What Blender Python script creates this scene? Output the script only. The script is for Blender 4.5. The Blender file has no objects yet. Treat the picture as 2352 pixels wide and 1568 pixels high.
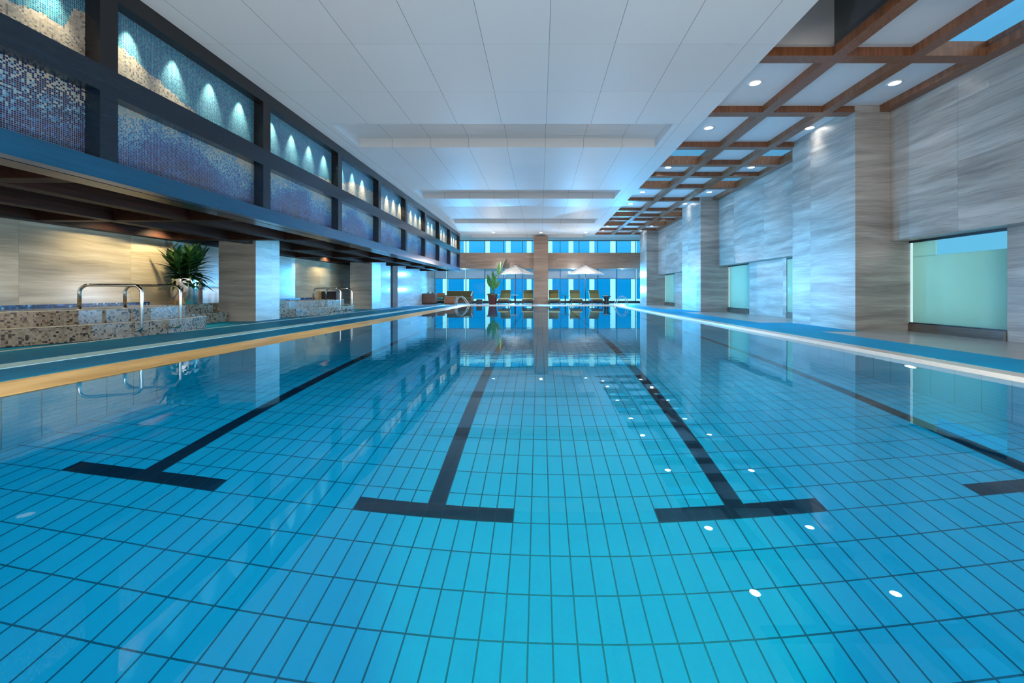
import bpy, bmesh, math, random
from mathutils import Vector, Matrix
random.seed(7)
PI = math.pi
scn = bpy.context.scene
C = scn.collection

# ------------------------------------------------------------------ materials
class NT:
    def __init__(s, name):
        s.m = bpy.data.materials.new(name); s.m.use_nodes = True
        s.t = s.m.node_tree; s.t.nodes.clear()
        s.out = s.t.nodes.new('ShaderNodeOutputMaterial')
    def n(s, kind, **kw):
        nd = s.t.nodes.new(kind)
        for k, v in kw.items(): setattr(nd, k, v)
        return nd
    def put(s, sock, v):
        if isinstance(v, bpy.types.NodeSocket): s.t.links.new(v, sock)
        elif v is not None:
            if hasattr(sock.default_value, '__len__') and not hasattr(v, '__len__'): v = (v,)*len(sock.default_value)
            if hasattr(v, '__len__') and len(sock.default_value) == 4 and len(v) == 3: v = (*v, 1)
            sock.default_value = v
    def math(s, op, a, b=None, c=None):
        nd = s.n('ShaderNodeMath', operation=op)
        s.put(nd.inputs[0], a); s.put(nd.inputs[1], b)
        if c is not None: s.put(nd.inputs[2], c)
        return nd.outputs[0]
    def obj(s): return s.n('ShaderNodeTexCoord').outputs['Object']
    def xyz(s, v=None):
        nd = s.n('ShaderNodeSeparateXYZ'); s.put(nd.inputs[0], v or s.obj()); return nd.outputs
    def comb(s, x, y, z):
        nd = s.n('ShaderNodeCombineXYZ')
        for i, v in enumerate((x, y, z)): s.put(nd.inputs[i], v)
        return nd.outputs[0]
    def scale(s, v, sc):
        nd = s.n('ShaderNodeMapping'); s.put(nd.inputs[0], v); nd.inputs['Scale'].default_value = sc
        return nd.outputs[0]
    def noise(s, v, sc=1, det=3, rough=.5, dist=0):
        nd = s.n('ShaderNodeTexNoise'); s.put(nd.inputs['Vector'], v)
        nd.inputs['Scale'].default_value = sc; nd.inputs['Detail'].default_value = det
        nd.inputs['Roughness'].default_value = rough; nd.inputs['Distortion'].default_value = dist
        return nd.outputs[0]
    def white(s, v):
        nd = s.n('ShaderNodeTexWhiteNoise'); s.put(nd.inputs['Vector'], v); return nd.outputs[0]
    def ramp(s, f, stops, mode='LINEAR'):
        nd = s.n('ShaderNodeValToRGB'); cr = nd.color_ramp; cr.interpolation = mode
        while len(cr.elements) < len(stops): cr.elements.new(.5)
        for e, (p, c) in zip(cr.elements, stops):
            e.position = p; e.color = (*c, 1) if len(c) == 3 else c
        s.put(nd.inputs[0], f); return nd.outputs[0]
    def mix(s, f, a, b, blend='MIX'):
        nd = s.n('ShaderNodeMix', data_type='RGBA', blend_type=blend)
        s.put(nd.inputs[0], f); s.put(nd.inputs[6], a); s.put(nd.inputs[7], b); return nd.outputs[2]
    def line(s, v, size, off, half):      # 1 on grid lines
        f = s.math('FRACT', s.math('ADD', s.math('DIVIDE', s.math('SUBTRACT', v, off), size), 0.5))
        d = s.math('MULTIPLY', s.math('ABSOLUTE', s.math('SUBTRACT', f, .5)), size)
        return s.math('LESS_THAN', d, half)
    def bump(s, h, strength=.2, dist=.01):
        nd = s.n('ShaderNodeBump'); nd.inputs['Strength'].default_value = strength; nd.inputs['Distance'].default_value = dist
        s.put(nd.inputs['Height'], h); return nd.outputs[0]
    def pbr(s, col, rough=.5, metal=0, normal=None, spec=None, **kw):
        b = s.n('ShaderNodeBsdfPrincipled')
        s.put(b.inputs['Base Color'], col); s.put(b.inputs['Roughness'], rough); s.put(b.inputs['Metallic'], metal)
        if normal is not None: s.put(b.inputs['Normal'], normal)
        if spec is not None: s.put(b.inputs['Specular IOR Level'], spec)
        for k, v in kw.items(): s.put(b.inputs[k], v)
        return b.outputs[0]
    def end(s, sh):
        s.t.links.new(sh, s.out.inputs[0]); return s.m

def plain(name, col, rough=.5, metal=0, spec=None, var=.12, sc=6.0):
    t = NT(name)
    nz = t.noise(t.obj(), sc, 4)
    c = t.mix(nz, tuple(x*(1-var) for x in col), tuple(min(1, x*(1+var)) for x in col))
    return t.end(t.pbr(c, rough, metal, spec=spec))

def emit(name, col, st):
    t = NT(name); e = t.n('ShaderNodeEmission'); t.put(e.inputs[0], col); e.inputs[1].default_value = st
    return t.end(e.outputs[0])

def stone(name, dark, mid, light, rough=.16, slab=(1.9, .95), spec=.5):
    t = NT(name); o = t.obj(); x, y, z = t.xyz(o)
    warp = t.noise(t.scale(o, (.5, .5, .9)), 1.2, 2)
    u = t.math('ADD', x, y)
    zz = t.math('ADD', z, t.math('MULTIPLY', warp, .22))
    v1 = t.comb(t.math('MULTIPLY', u, .45), 0.0, t.math('MULTIPLY', zz, 5.2))
    su, sz = t.math('FLOOR', t.math('DIVIDE', u, slab[0])), t.math('FLOOR', t.math('DIVIDE', z, slab[1]))
    rnd = t.white(t.comb(su, sz, 1.0))
    v1b = t.n('ShaderNodeVectorMath', operation='ADD'); t.put(v1b.inputs[0], v1); t.put(v1b.inputs[1], t.comb(t.math('MULTIPLY', rnd, 7.0), rnd, t.math('MULTIPLY', rnd, 3.0)))
    n1 = t.noise(v1b.outputs[0], 1, 5, .62, .25)
    n2 = t.noise(t.comb(t.math('MULTIPLY', u, 1.6), 3.0, t.math('MULTIPLY', zz, 46)), 1, 3, .6)
    f = t.math('ADD', t.math('MULTIPLY', n1, .72), t.math('MULTIPLY', n2, .28))
    c = t.ramp(f, [(.32, dark), (.5, mid), (.66, light)])
    c = t.mix(t.math('MULTIPLY', rnd, .22), c, tuple(q*.62 for q in mid))
    jl = t.math('MAXIMUM', t.line(u, slab[0], 0, .003), t.line(z, slab[1], 0, .003))
    c = t.mix(t.math('MULTIPLY', jl, .45), c, tuple(q*.5 for q in dark))
    return t.end(t.pbr(c, rough, spec=spec))

def wood(name, dark, light, rough=.35, axis='y', spec=.5):
    t = NT(name); o = t.obj()
    sc = {'y': (22, 1.2, 22), 'x': (1.2, 22, 22), 'z': (22, 22, 1.2), 'cross': (30, 30, 1.5)}[axis]
    n1 = t.noise(t.scale(o, sc), 1, 4, .6, .4)
    return t.end(t.pbr(t.ramp(n1, [(.3, dark), (.7, light)]), rough, spec=spec))

M = {}
M['stone'] = stone('grey veined stone', (.16, .15, .14), (.33, .315, .295), (.50, .485, .46), .34, spec=.4)
M['stone_warm'] = stone('beige veined stone', (.20, .17, .115), (.36, .31, .22), (.50, .445, .33), .2)
M['stone_left'] = stone('grey-beige veined stone', (.21, .195, .17), (.38, .365, .33), (.52, .50, .46), .32)
M['stone_back'] = stone('brown veined stone', (.17, .11, .078), (.26, .178, .132), (.34, .25, .19), .3)
M['stone_gloss'] = stone('polished pale stone', (.33, .36, .38), (.45, .48, .50), (.56, .58, .6), .1)
M['stone_base'] = stone('dark stone base', (.05, .04, .033), (.10, .085, .07), (.15, .13, .11), .25)
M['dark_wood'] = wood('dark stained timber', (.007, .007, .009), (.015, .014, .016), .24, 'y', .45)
M['faint_blue_lit_wood'] = wood('dark timber with faint blue light painted in', (.004, .012, .026), (.007, .02, .038), .22, 'y', .5)  # same dark timber, a weaker blue light spill put into its colour
M['blue_lit_wood'] = wood('dark timber with blue light painted in', (.0015, .056, .125), (.0025, .075, .165), .22, 'y', .6)  # same dark timber, blue light spill put into its colour
M['soffit_wood'] = wood('dark red timber', (.012, .006, .005), (.042, .017, .011), .5, 'y', .12)
M['brown_wood'] = wood('walnut timber', (.12, .043, .018), (.26, .10, .045), .32, 'cross')
M['black_panel'] = plain('black soffit panel', (.012, .011, .012), .4)
M['white_panel'] = plain('white painted panel', (.62, .62, .63), .45, var=.02)
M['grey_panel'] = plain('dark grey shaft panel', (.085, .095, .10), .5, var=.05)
M['chrome'] = plain('polished steel', (.72, .72, .70), .12, 1, var=.04)
M['trim_metal'] = plain('white lamp trim', (.8, .8, .8), .35, 0)
M['dark_metal'] = plain('dark bronze frame', (.03, .04, .05), .35, .6)
M['white_frame'] = plain('white painted frame', (.75, .85, .88), .4, var=.03)
M['olive'] = plain('olive cushion fabric', (.17, .125, .028), .85, var=.25, sc=14)
M['olive_dark'] = plain('olive sofa fabric', (.10, .075, .022), .85, var=.25, sc=14)
M['cream'] = plain('cream cushion edge', (.75, .62, .35), .8)
M['teal_fabric'] = plain('teal cushion fabric', (.06, .36, .30), .85)
M['canvas'] = plain('white canvas', (.78, .74, .72), .8, var=.05)
M['wood_orange'] = wood('warm orange timber', (.24, .085, .035), (.42, .17, .07), .4, 'x')
M['wood_brown'] = wood('mid brown timber', (.13, .06, .04), (.24, .11, .07), .4, 'x')
M['wood_pole'] = wood('brown pole timber', (.10, .045, .025), (.2, .09, .05), .4, 'z')
M['pink_top'] = plain('rose stone table top', (.50, .25, .22), .3)
M['wood_dark'] = wood('dark brown timber', (.03, .014, .010), (.07, .032, .02), .4, 'y')
M['black'] = plain('black lacquer', (.014, .017, .025), .35)
M['terracotta'] = plain('red glazed clay', (.10, .014, .010), .4)
M['soil'] = plain('dark soil', (.03, .02, .012), .95, sc=60, var=.5)
M['steel'] = plain('brushed steel planter', (.60, .58, .55), .16, 1, var=.06)
M['floor_stone'] = stone('pale floor stone', (.50, .50, .52), (.62, .62, .64), (.74, .74, .75), .25)
M['coping_white'] = plain('white stone coping', (.72, .70, .64), .3, var=.08, sc=20)
M['white_strip'] = plain('pale drain grating', (.58, .93, .96), .5, var=.08, spec=.2, sc=18)
M['beige_strip'] = plain('beige edge trim', (.52, .46, .34), .4, var=.1)

def mk_leaf(name, a, b):
    t = NT(name); nz = t.noise(t.obj(), 9, 3)
    c = t.ramp(nz, [(.35, a), (.65, b)])
    return t.end(t.pbr(c, .35))
M['leaf'] = mk_leaf('dark green leaf', (.008, .035, .008), (.03, .10, .018))
M['leaf_banana'] = mk_leaf('mid green leaf', (.012, .07, .012), (.05, .17, .03))
M['stem'] = plain('green stem', (.05, .11, .03), .6)

def mk_ceiling():
    t = NT('white metal ceiling panels'); o = t.obj(); x, y, z = t.xyz(o)
    ln = t.math('MAXIMUM', t.line(x, .915, .13, .0045), t.math('MULTIPLY', t.line(y, 1.36, 8.42, .0035), .5))
    rnd = t.white(t.comb(t.math('FLOOR', t.math('DIVIDE', t.math('SUBTRACT', x, .13), .915)), t.math('FLOOR', t.math('DIVIDE', t.math('SUBTRACT', y, 8.42), 1.36)), 2.0))
    c = t.mix(rnd, (.60, .61, .615), (.63, .64, .645))
    c = t.mix(t.math('MULTIPLY', ln, .7), c, (.12, .11, .10))
    return t.end(t.pbr(c, .52, spec=.2))
M['ceiling'] = mk_ceiling()

SK, SX = .033, .3              # the tile rows run slightly askew to the pool edge
TW, TL = .1245, .252           # pool tiles
X2, TY = -.745, 2.80           # first lane line and the row on which the end bars sit
def mk_pool(name, base, dark, grout, wall=False):
    t = NT(name); x, y, z = t.xyz()
    if wall:
        u = t.math('ADD', x, y)
        ln = t.math('MAXIMUM', t.line(u, TL, TY, .005), t.line(z, TW, -.04, .005))
        rnd = t.white(t.comb(t.math('FLOOR', t.math('DIVIDE', u, TL)), t.math('FLOOR', t.math('DIVIDE', z, TW)), 0.0))
    else:
        x0 = X2-TW/2
        y = t.math('ADD', y, t.math('MULTIPLY', t.math('SUBTRACT', x, SX), SK))
        ln = t.math('MAXIMUM', t.line(x, TW, x0, .0045), t.line(y, TL, TY, .0045))
        rnd = t.white(t.comb(t.math('FLOOR', t.math('DIVIDE', t.math('SUBTRACT', x, x0), TW)), t.math('FLOOR', t.math('DIVIDE', t.math('SUBTRACT', y, TY), TL)), 0.0))
    c = t.mix(t.math('MULTIPLY', rnd, .35), base, dark)
    c = t.mix(ln, c, grout)
    return t.end(t.pbr(c, .5, spec=.2))
M['pool_tile'] = mk_pool('blue pool tiles', (.004, .50, .76), (.003, .43, .69), (.002, .12, .20))
M['pool_wall'] = mk_pool('blue pool wall tiles', (.004, .58, .80), (.003, .5, .72), (.003, .3, .4), True)
M['lane_tile'] = mk_pool('navy lane tiles', (.003, .022, .055), (.002, .017, .045), (.006, .045, .08))

def mk_water():
    t = NT('pool water'); o = t.obj(); x, y, z = t.xyz(o)
    n1 = t.noise(t.scale(o, (1.1, 2.2, 1)), 1.0, 2, .5)
    n2 = t.noise(t.scale(o, (2.0, 9.0, 1)), 1.0, 3, .6)
    # a stirred patch in the middle of the pool, calm close to the camera
    band = t.ramp(t.math('DIVIDE', y, 25.0), [(.17, (0, 0, 0)), (.21, (1, 1, 1)), (.27, (1, 1, 1)), (.36, (.12, .12, .12))])
    h = t.math('ADD', t.math('MULTIPLY', n1, .25), t.math('MULTIPLY', t.math('MULTIPLY', n2, band), .30))
    nrm = t.bump(h, .35, .012)
    rf = t.n('ShaderNodeBsdfRefraction'); rf.inputs['IOR'].default_value = 1.333; rf.inputs['Roughness'].default_value = 0.0
    t.put(rf.inputs['Color'], (.45, .95, 1)); t.put(rf.inputs['Normal'], nrm)
    gl = t.n('ShaderNodeBsdfGlossy'); gl.inputs['Roughness'].default_value = 0.0; t.put(gl.inputs['Normal'], nrm); t.put(gl.inputs['Color'], (.84, .97, 1))
    fr = t.n('ShaderNodeFresnel'); fr.inputs['IOR'].default_value = 1.43; t.put(fr.inputs['Normal'], nrm)
    mx = t.n('ShaderNodeMixShader'); t.t.links.new(fr.outputs[0], mx.inputs[0])
    t.t.links.new(rf.outputs[0], mx.inputs[1]); t.t.links.new(gl.outputs[0], mx.inputs[2])
    return t.end(mx.outputs[0])
M['water'] = mk_water()

def schlick(t, f0=.04, k=.9):
    lw = t.n('ShaderNodeLayerWeight'); lw.inputs['Blend'].default_value = .5
    return t.math('ADD', f0, t.math('MULTIPLY', t.math('POWER', lw.outputs['Facing'], 5.0), k))
def mk_pane(name, tint, ior=1.45, rough=0.0):      # clear architectural glass
    t = NT(name); tr = t.n('ShaderNodeBsdfTransparent'); t.put(tr.inputs[0], tint)
    gl = t.n('ShaderNodeBsdfGlossy'); gl.inputs['Roughness'].default_value = rough
    mx = t.n('ShaderNodeMixShader'); t.t.links.new(schlick(t, .003), mx.inputs[0])
    t.t.links.new(tr.outputs[0], mx.inputs[1]); t.t.links.new(gl.outputs[0], mx.inputs[2])
    return t.end(mx.outputs[0])
M['glass'] = mk_pane('clear window glass', (.93, .97, .98))
M['sky_glass'] = mk_pane('skylight glass', (.9, .96, .98))
def mk_frost(name, col, trans=.75):
    t = NT(name); z = t.xyz()[2]
    nz = t.noise(t.obj(), 1.3, 3)
    c = t.mix(nz, tuple(q*.88 for q in col), col)
    tl = t.n('ShaderNodeBsdfTranslucent'); t.put(tl.inputs[0], c)
    df = t.n('ShaderNodeBsdfDiffuse'); t.put(df.inputs[0], c)
    m1 = t.n('ShaderNodeMixShader'); m1.inputs[0].default_value = 1-trans
    t.t.links.new(tl.outputs[0], m1.inputs[1]); t.t.links.new(df.outputs[0], m1.inputs[2])
    gl = t.n('ShaderNodeBsdfGlossy'); gl.inputs['Roughness'].default_value = .04
    m2 = t.n('ShaderNodeMixShader'); t.t.links.new(schlick(t), m2.inputs[0])
    t.t.links.new(m1.outputs[0], m2.inputs[1]); t.t.links.new(gl.outputs[0], m2.inputs[2])
    return t.end(m2.outputs[0])
M['frost'] = mk_frost('frosted green glass', (.58, .84, .76))
M['slit_glow'] = emit('self-glowing daylight strip', (.62, .95, 1), .95); M['slit_glow'].cycles.emission_sampling = 'NONE'  # emits by itself where daylight would show through the gap
M['blind'] = mk_frost('white roller blind fabric', (.80, .80, .86), .55)

def mk_mat(name, a, b):
    t = NT(name); o = t.obj(); x, y, z = t.xyz(o)
    rib = t.math('MULTIPLY', t.math('ADD', t.math('SINE', t.math('MULTIPLY', y, 2*PI/.06)), 1), .5)
    big = t.noise(t.scale(o, (.8, 2.6, 1)), 1, 3)
    c = t.mix(big, a, b)
    c = t.mix(t.math('MULTIPLY', rib, .3), c, tuple(q*.5 for q in a))
    return t.end(t.pbr(c, .5, normal=t.bump(rib, .3, .004), spec=.1))
M['mat_teal'] = mk_mat('teal ribbed matting', (.0, .21, .40), (.0, .29, .53))
M['mat_blue'] = mk_mat('blue ribbed matting', (.0, .36, .72), (.001, .47, .86))

def mk_coping():
    t = NT('stone coping with gold reflection painted in'); o = t.obj(); x, y, z = t.xyz(o)
    nz = t.noise(t.scale(o, (6, 1.2, 6)), 1, 4)
    c = t.ramp(nz, [(.3, (.42, .27, .11)), (.7, (.60, .42, .20))])  # gold reflection of the warm ceiling put into the stone colour
    ln = t.line(y, .6, 0, .004)
    c = t.mix(t.math('MULTIPLY', ln, .5), c, (.2, .13, .06))
    return t.end(t.pbr(c, .4))
M['coping_reflect'] = mk_coping()

def mk_smosaic(name, stops, ts, grout):
    t = NT(name); x, y, z = t.xyz()
    q = [t.math('FLOOR', t.math('DIVIDE', v, ts)) for v in (x, y, z)]
    r = t.white(t.comb(*q))
    c = t.ramp(r, stops, 'CONSTANT')
    return t.end(t.pbr(c, .22))
M['spa_mosaic'] = mk_smosaic('beige and brown mosaic', [(0, (.27, .22, .155)), (.3, (.22, .175, .125)), (.56, (.31, .26, .20)), (.78, (.13, .08, .045)), (.87, (.028, .019, .016))], .0255, None)
M['spa_blue'] = mk_smosaic('navy mosaic', [(0, (.006, .02, .09)), (.35, (.012, .05, .2)), (.6, (.004, .012, .05)), (.8, (.03, .12, .32)), (.93, (.15, .3, .45))], .031, None)

def mk_mural():
    t = NT('sea and sand mosaic mural'); x, y, z = t.xyz()
    ts = .0195
    qy, qz = t.math('FLOOR', t.math('DIVIDE', y, ts)), t.math('FLOOR', t.math('DIVIDE', z, ts))
    cy, cz = t.math('MULTIPLY', qy, ts), t.math('MULTIPLY', qz, ts)
    r = t.white(t.comb(qy, qz, 0.0)); r2 = t.white(t.comb(qy, qz, 5.0))
    nz = t.noise(t.comb(cy, 0.0, t.math('MULTIPLY', cz, 1.6)), 1.5, 4, .6)
    nf = t.noise(t.comb(cy, 4.0, cz), 7, 3, .6)
    # upper strip: teal sky above sandy ridges
    ridge = t.ramp(t.math('DIVIDE', cy, 25.0), [(0, (.35,)*3), (.12, (.35,)*3), (.168, (.45,)*3), (.172, (.78,)*3), (.222, (.30,)*3), (.25, (.10,)*3), (.32, (.14,)*3), (.39, (.3,)*3), (.43, (.62,)*3), (.55, (.75,)*3), (.75, (.6,)*3), (1, (.8,)*3)])
    rz = t.math('ADD', t.math('MULTIPLY', ridge, .85), t.math('ADD', 3.0, t.math('MULTIPLY', nf, .18)))
    sand_f = t.math('LESS_THAN', cz, rz)
    sky = t.ramp(t.math('ADD', t.math('MULTIPLY', nz, .55), t.math('MULTIPLY', r, .45)), [(.2, (.002, .07, .17)), (.5, (.005, .155, .26)), (.75, (.035, .28, .34))])
    sand = t.ramp(r, [(0, (.33, .25, .17)), (.4, (.44, .35, .25)), (.75, (.50, .43, .34)), (.93, (.16, .13, .12))])
    up = t.mix(sand_f, sky, sand)
    # lower strip: purple-navy depths, pale blue surf, sand at the top
    lv = t.math('DIVIDE', t.math('SUBTRACT', cz, 2.17), .78)
    slope = t.math('MULTIPLY', t.math('SINE', t.math('MULTIPLY', t.math('SUBTRACT', cy, 3.6), 2*PI/2.6)), .12)
    f = t.math('ADD', t.math('ADD', t.math('MULTIPLY', lv, .68), slope), t.math('ADD', t.math('MULTIPLY', t.math('SUBTRACT', nz, .15), .8), t.math('MULTIPLY', t.math('SUBTRACT', r, .5), .3)))
    f = t.math('SUBTRACT', f, .17)
    low = t.ramp(f, [(.08, (.012, .010, .05)), (.30, (.012, .04, .18)), (.45, (.01, .09, .25)), (.58, (.04, .22, .38)), (.68, (.20, .38, .44)), (.78, (.40, .37, .29)), (.95, (.48, .42, .31))])
    dn = t.math('LESS_THAN', cy, 4.45)
    low = t.mix(t.math('MULTIPLY', dn, t.math('GREATER_THAN', r2, .42)), low, (.008, .014, .07))
    c = t.mix(t.math('GREATER_THAN', cz, 3.05), low, up)
    c = t.mix(t.math('MULTIPLY', r2, .22), c, (.005, .03, .08))
    g = t.math('MAXIMUM', t.line(y, ts, 0, .0014), t.line(z, ts, 0, .0014))
    c = t.mix(t.math('MULTIPLY', g, .8), c, (.34, .37, .37))
    return t.end(t.pbr(c, .22, spec=.5))
M['mural'] = mk_mural()

def mk_facade(name, stops, st):  # facade glows by itself in place of daylight falling on it
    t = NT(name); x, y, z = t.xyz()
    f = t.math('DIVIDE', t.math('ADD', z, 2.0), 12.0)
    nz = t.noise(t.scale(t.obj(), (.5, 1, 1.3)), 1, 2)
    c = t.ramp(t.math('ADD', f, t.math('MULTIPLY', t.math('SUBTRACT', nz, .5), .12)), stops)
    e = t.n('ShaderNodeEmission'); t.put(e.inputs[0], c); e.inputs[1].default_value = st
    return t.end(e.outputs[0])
M['fac_glass'] = mk_facade('self-glowing blue office glass', [(.0, (.02, .46, .84)), (.15, (.002, .28, .68)), (.3, (.002, .27, .68)), (.46, (.012, .36, .80)), (.6, (.04, .44, .90)), (1, (.06, .50, .95))], 1.2)
M['fac_fin'] = mk_facade('self-glowing white facade fin', [(.0, (.30, .78, .95)), (.5, (.36, .86, 1.0)), (1, (.45, .92, 1.0))], 1.5)
M['lamp'] = emit('warm white lamp', (1, .93, .82), 38)
M['lamp'].cycles.emission_sampling = 'NONE'
M['pool_lamp'] = emit('underwater lamp glass', (1, .95, .8), 25); M['pool_lamp'].cycles.emission_sampling = 'NONE'

# ------------------------------------------------------------------ mesh helpers
class MB:
    def __init__(s): s.bm = bmesh.new()
    def box(s, x0, x1, y0, y1, z0, z1):
        vs = [s.bm.verts.new((x, y, z)) for z in (z0, z1) for y in (y0, y1) for x in (x0, x1)]
        for f in ((0, 2, 3, 1), (4, 5, 7, 6), (0, 1, 5, 4), (2, 6, 7, 3), (0, 4, 6, 2), (1, 3, 7, 5)):
            s.bm.faces.new([vs[i] for i in f])
        return s
    def quad(s, *p):
        s.bm.faces.new([s.bm.verts.new(q) for q in p]); return s
    def prism(s, poly, z0, z1):
        a = [s.bm.verts.new((*p, z0)) for p in poly]; b = [s.bm.verts.new((*p, z1)) for p in poly]
        s.bm.faces.new(a[::-1]); s.bm.faces.new(b); n = len(poly)
        for i in range(n): s.bm.faces.new([a[i], a[(i+1) % n], b[(i+1) % n], b[i]])
        return s
    def prof(s, pts, y0, y1):               # profile in x,z extruded along y
        a = [s.bm.verts.new((p[0], y0, p[1])) for p in pts]; b = [s.bm.verts.new((p[0], y1, p[1])) for p in pts]
        n = len(pts); s.bm.faces.new(a); s.bm.faces.new(b[::-1])
        for i in range(n): s.bm.faces.new([a[i], b[i], b[(i+1) % n], a[(i+1) % n]])
        return s
    def profx(s, pts, x0, x1):              # profile in y,z extruded along x
        a = [s.bm.verts.new((x0, p[0], p[1])) for p in pts]; b = [s.bm.verts.new((x1, p[0], p[1])) for p in pts]
        n = len(pts); s.bm.faces.new(a); s.bm.faces.new(b[::-1])
        for i in range(n): s.bm.faces.new([a[i], b[i], b[(i+1) % n], a[(i+1) % n]])
        return s
    def tube(s, pts, r, seg=12, r1=None):
        pts = [Vector(p) for p in pts]; rings = []; n = len(pts)
        up = None
        for i, p in enumerate(pts):
            d = (pts[min(i+1, n-1)]-pts[max(i-1, 0)]).normalized()
            if up is None:
                up = d.orthogonal().normalized()
            else:
                up = (up-d*up.dot(d)).normalized()
            v = d.cross(up); rr = r if r1 is None else r+(r1-r)*i/(n-1)
            rings.append([s.bm.verts.new(p+(up*math.cos(a)+v*math.sin(a))*rr) for a in (2*PI*k/seg for k in range(seg))])
        for a, b in zip(rings, rings[1:]):
            for k in range(seg): s.bm.faces.new([a[k], a[(k+1) % seg], b[(k+1) % seg], b[k]])
        s.bm.faces.new(rings[0][::-1]); s.bm.faces.new(rings[-1]); return s
    def lathe(s, prof, cx=0, cy=0, seg=28):
        rings = []
        for r, z in prof:
            if r < 1e-5: rings.append([s.bm.verts.new((cx, cy, z))])
            else: rings.append([s.bm.verts.new((cx+r*math.cos(2*PI*k/seg), cy+r*math.sin(2*PI*k/seg), z)) for k in range(seg)])
        for a, b in zip(rings, rings[1:]):
            for k in range(seg):
                if len(a) == 1 and len(b) > 1: s.bm.faces.new([a[0], b[(k+1) % seg], b[k]])
                elif len(b) == 1 and len(a) > 1: s.bm.faces.new([a[k], a[(k+1) % seg], b[0]])
                elif len(a) > 1: s.bm.faces.new([a[k], a[(k+1) % seg], b[(k+1) % seg], b[k]])
        return s
    def leaf(s, base, direction, L, W, droop=.3, fold=.25, seg=6, side=None):
        d = Vector(direction).normalized(); p = Vector(base)
        side = Vector(side) if side else d.cross(Vector((0, 0, 1)))
        side = side.normalized() if side.length > .05 else Vector((1, 0, 0))
        rows = []
        for i in range(seg+1):
            u = i/seg; w = W*.5*(math.sin(PI*min(1, u**.75*.97+.03)))**.9*(1 if u < .999 else 0)
            nrm = side.cross(d).normalized()
            rows.append((p-side*w+nrm*w*fold, p.copy(), p+side*w+nrm*w*fold))
            d = (d+Vector((0, 0, -droop/seg))).normalized()
            p = p+d*(L/seg)
        vr = [[s.bm.verts.new(q) for q in r] for r in rows]
        for a, b in zip(vr, vr[1:]):
            for k in (0, 1): s.bm.faces.new([a[k], a[k+1], b[k+1], b[k]])
        return s
    def build(s, name, m, parent=None, bevel=0, smooth=False, loc=None):
        bmesh.ops.recalc_face_normals(s.bm, faces=s.bm.faces) if name not in NOFLIP else None
        me = bpy.data.meshes.new(name); s.bm.to_mesh(me); s.bm.free()
        me.materials.append(M[m] if isinstance(m, str) else m)
        o = bpy.data.objects.new(name, me); C.objects.link(o)
        if parent: o.parent = parent
        if loc: o.location = loc
        if smooth:
            for p in me.polygons: p.use_smooth = True
            if smooth == 'auto':
                es = o.modifiers.new('edge', 'EDGE_SPLIT'); es.split_angle = math.radians(40)
        if bevel:
            b = o.modifiers.new('bevel', 'BEVEL'); b.width = bevel; b.segments = 2; b.limit_method = 'ANGLE'
        return o
NOFLIP = set()

def struct(mb, name, m, parent=None, **kw):
    o = mb.build(name, m, parent, **kw)
    if not parent: o['kind'] = 'structure'
    return o
def tag(o, label, cat, group=None):
    o['label'] = label; o['category'] = cat
    if group: o['group'] = group
    return o
def thing(name, label, cat, loc=(0, 0, 0), rotz=0, group=None):
    o = bpy.data.objects.new(name, None); C.objects.link(o); o.location = loc; o.rotation_euler = (0, 0, rotz)
    o.empty_display_size = .1
    return tag(o, label, cat, group)
def dup(root, loc, label, group=None, rotz=None):
    r = root.copy(); C.objects.link(r); r.location = loc
    if rotz is not None: r.rotation_euler = (0, 0, rotz)
    r['label'] = label
    if group: r['group'] = group
    for ch in list(root.children):
        c = ch.copy(); C.objects.link(c); c.parent = r
        for g in list(ch.children):
            d = g.copy(); C.objects.link(d); d.parent = c
    return r
def lamp(kind, loc, energy, col=(1, 1, 1), aim=None, **kw):
    l = bpy.data.lights.new('lamp', kind); l.energy = energy; l.color = col
    for k, v in kw.items(): setattr(l, k, v)
    o = bpy.data.objects.new('lamp_light', l); C.objects.link(o); o.location = loc
    if aim is not None: o.rotation_euler = Vector(aim).to_track_quat('-Z', 'Y').to_euler()
    return o
ORD = ['first', 'second', 'third', 'fourth', 'fifth', 'sixth', 'seventh', 'eighth', 'ninth', 'tenth', 'eleventh', 'twelfth']

# ------------------------------------------------------------------ camera
CH = .75
cam = bpy.data.cameras.new('camera'); cam.sensor_width = 36; cam.sensor_fit = 'HORIZONTAL'
cam.lens = 36*940/2352; cam.shift_x = -64/2352; cam.shift_y = (670-784)/2352; cam.clip_start = .05; cam.clip_end = 300
co = bpy.data.objects.new('camera', cam); C.objects.link(co); co.location = (0, 0, CH); co.rotation_euler = (PI/2, 0, 0)
scn.camera = co

# ------------------------------------------------------------------ room dimensions (metres)
ZC, XF, XC = 4.2, -4.73, 3.3          # ceiling height, bulkhead face, edge of the flat ceiling
YN, YG, YE = -3.0, 27.5, 23.6         # near wall, far glass, far pool edge
XPL, XPR, YP0 = -4.05, 4.2, .72       # pool
ZW, ZB = -.04, -1.68
XLW, XRW, XRI = -8.85, 6.72, 7.08

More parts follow.
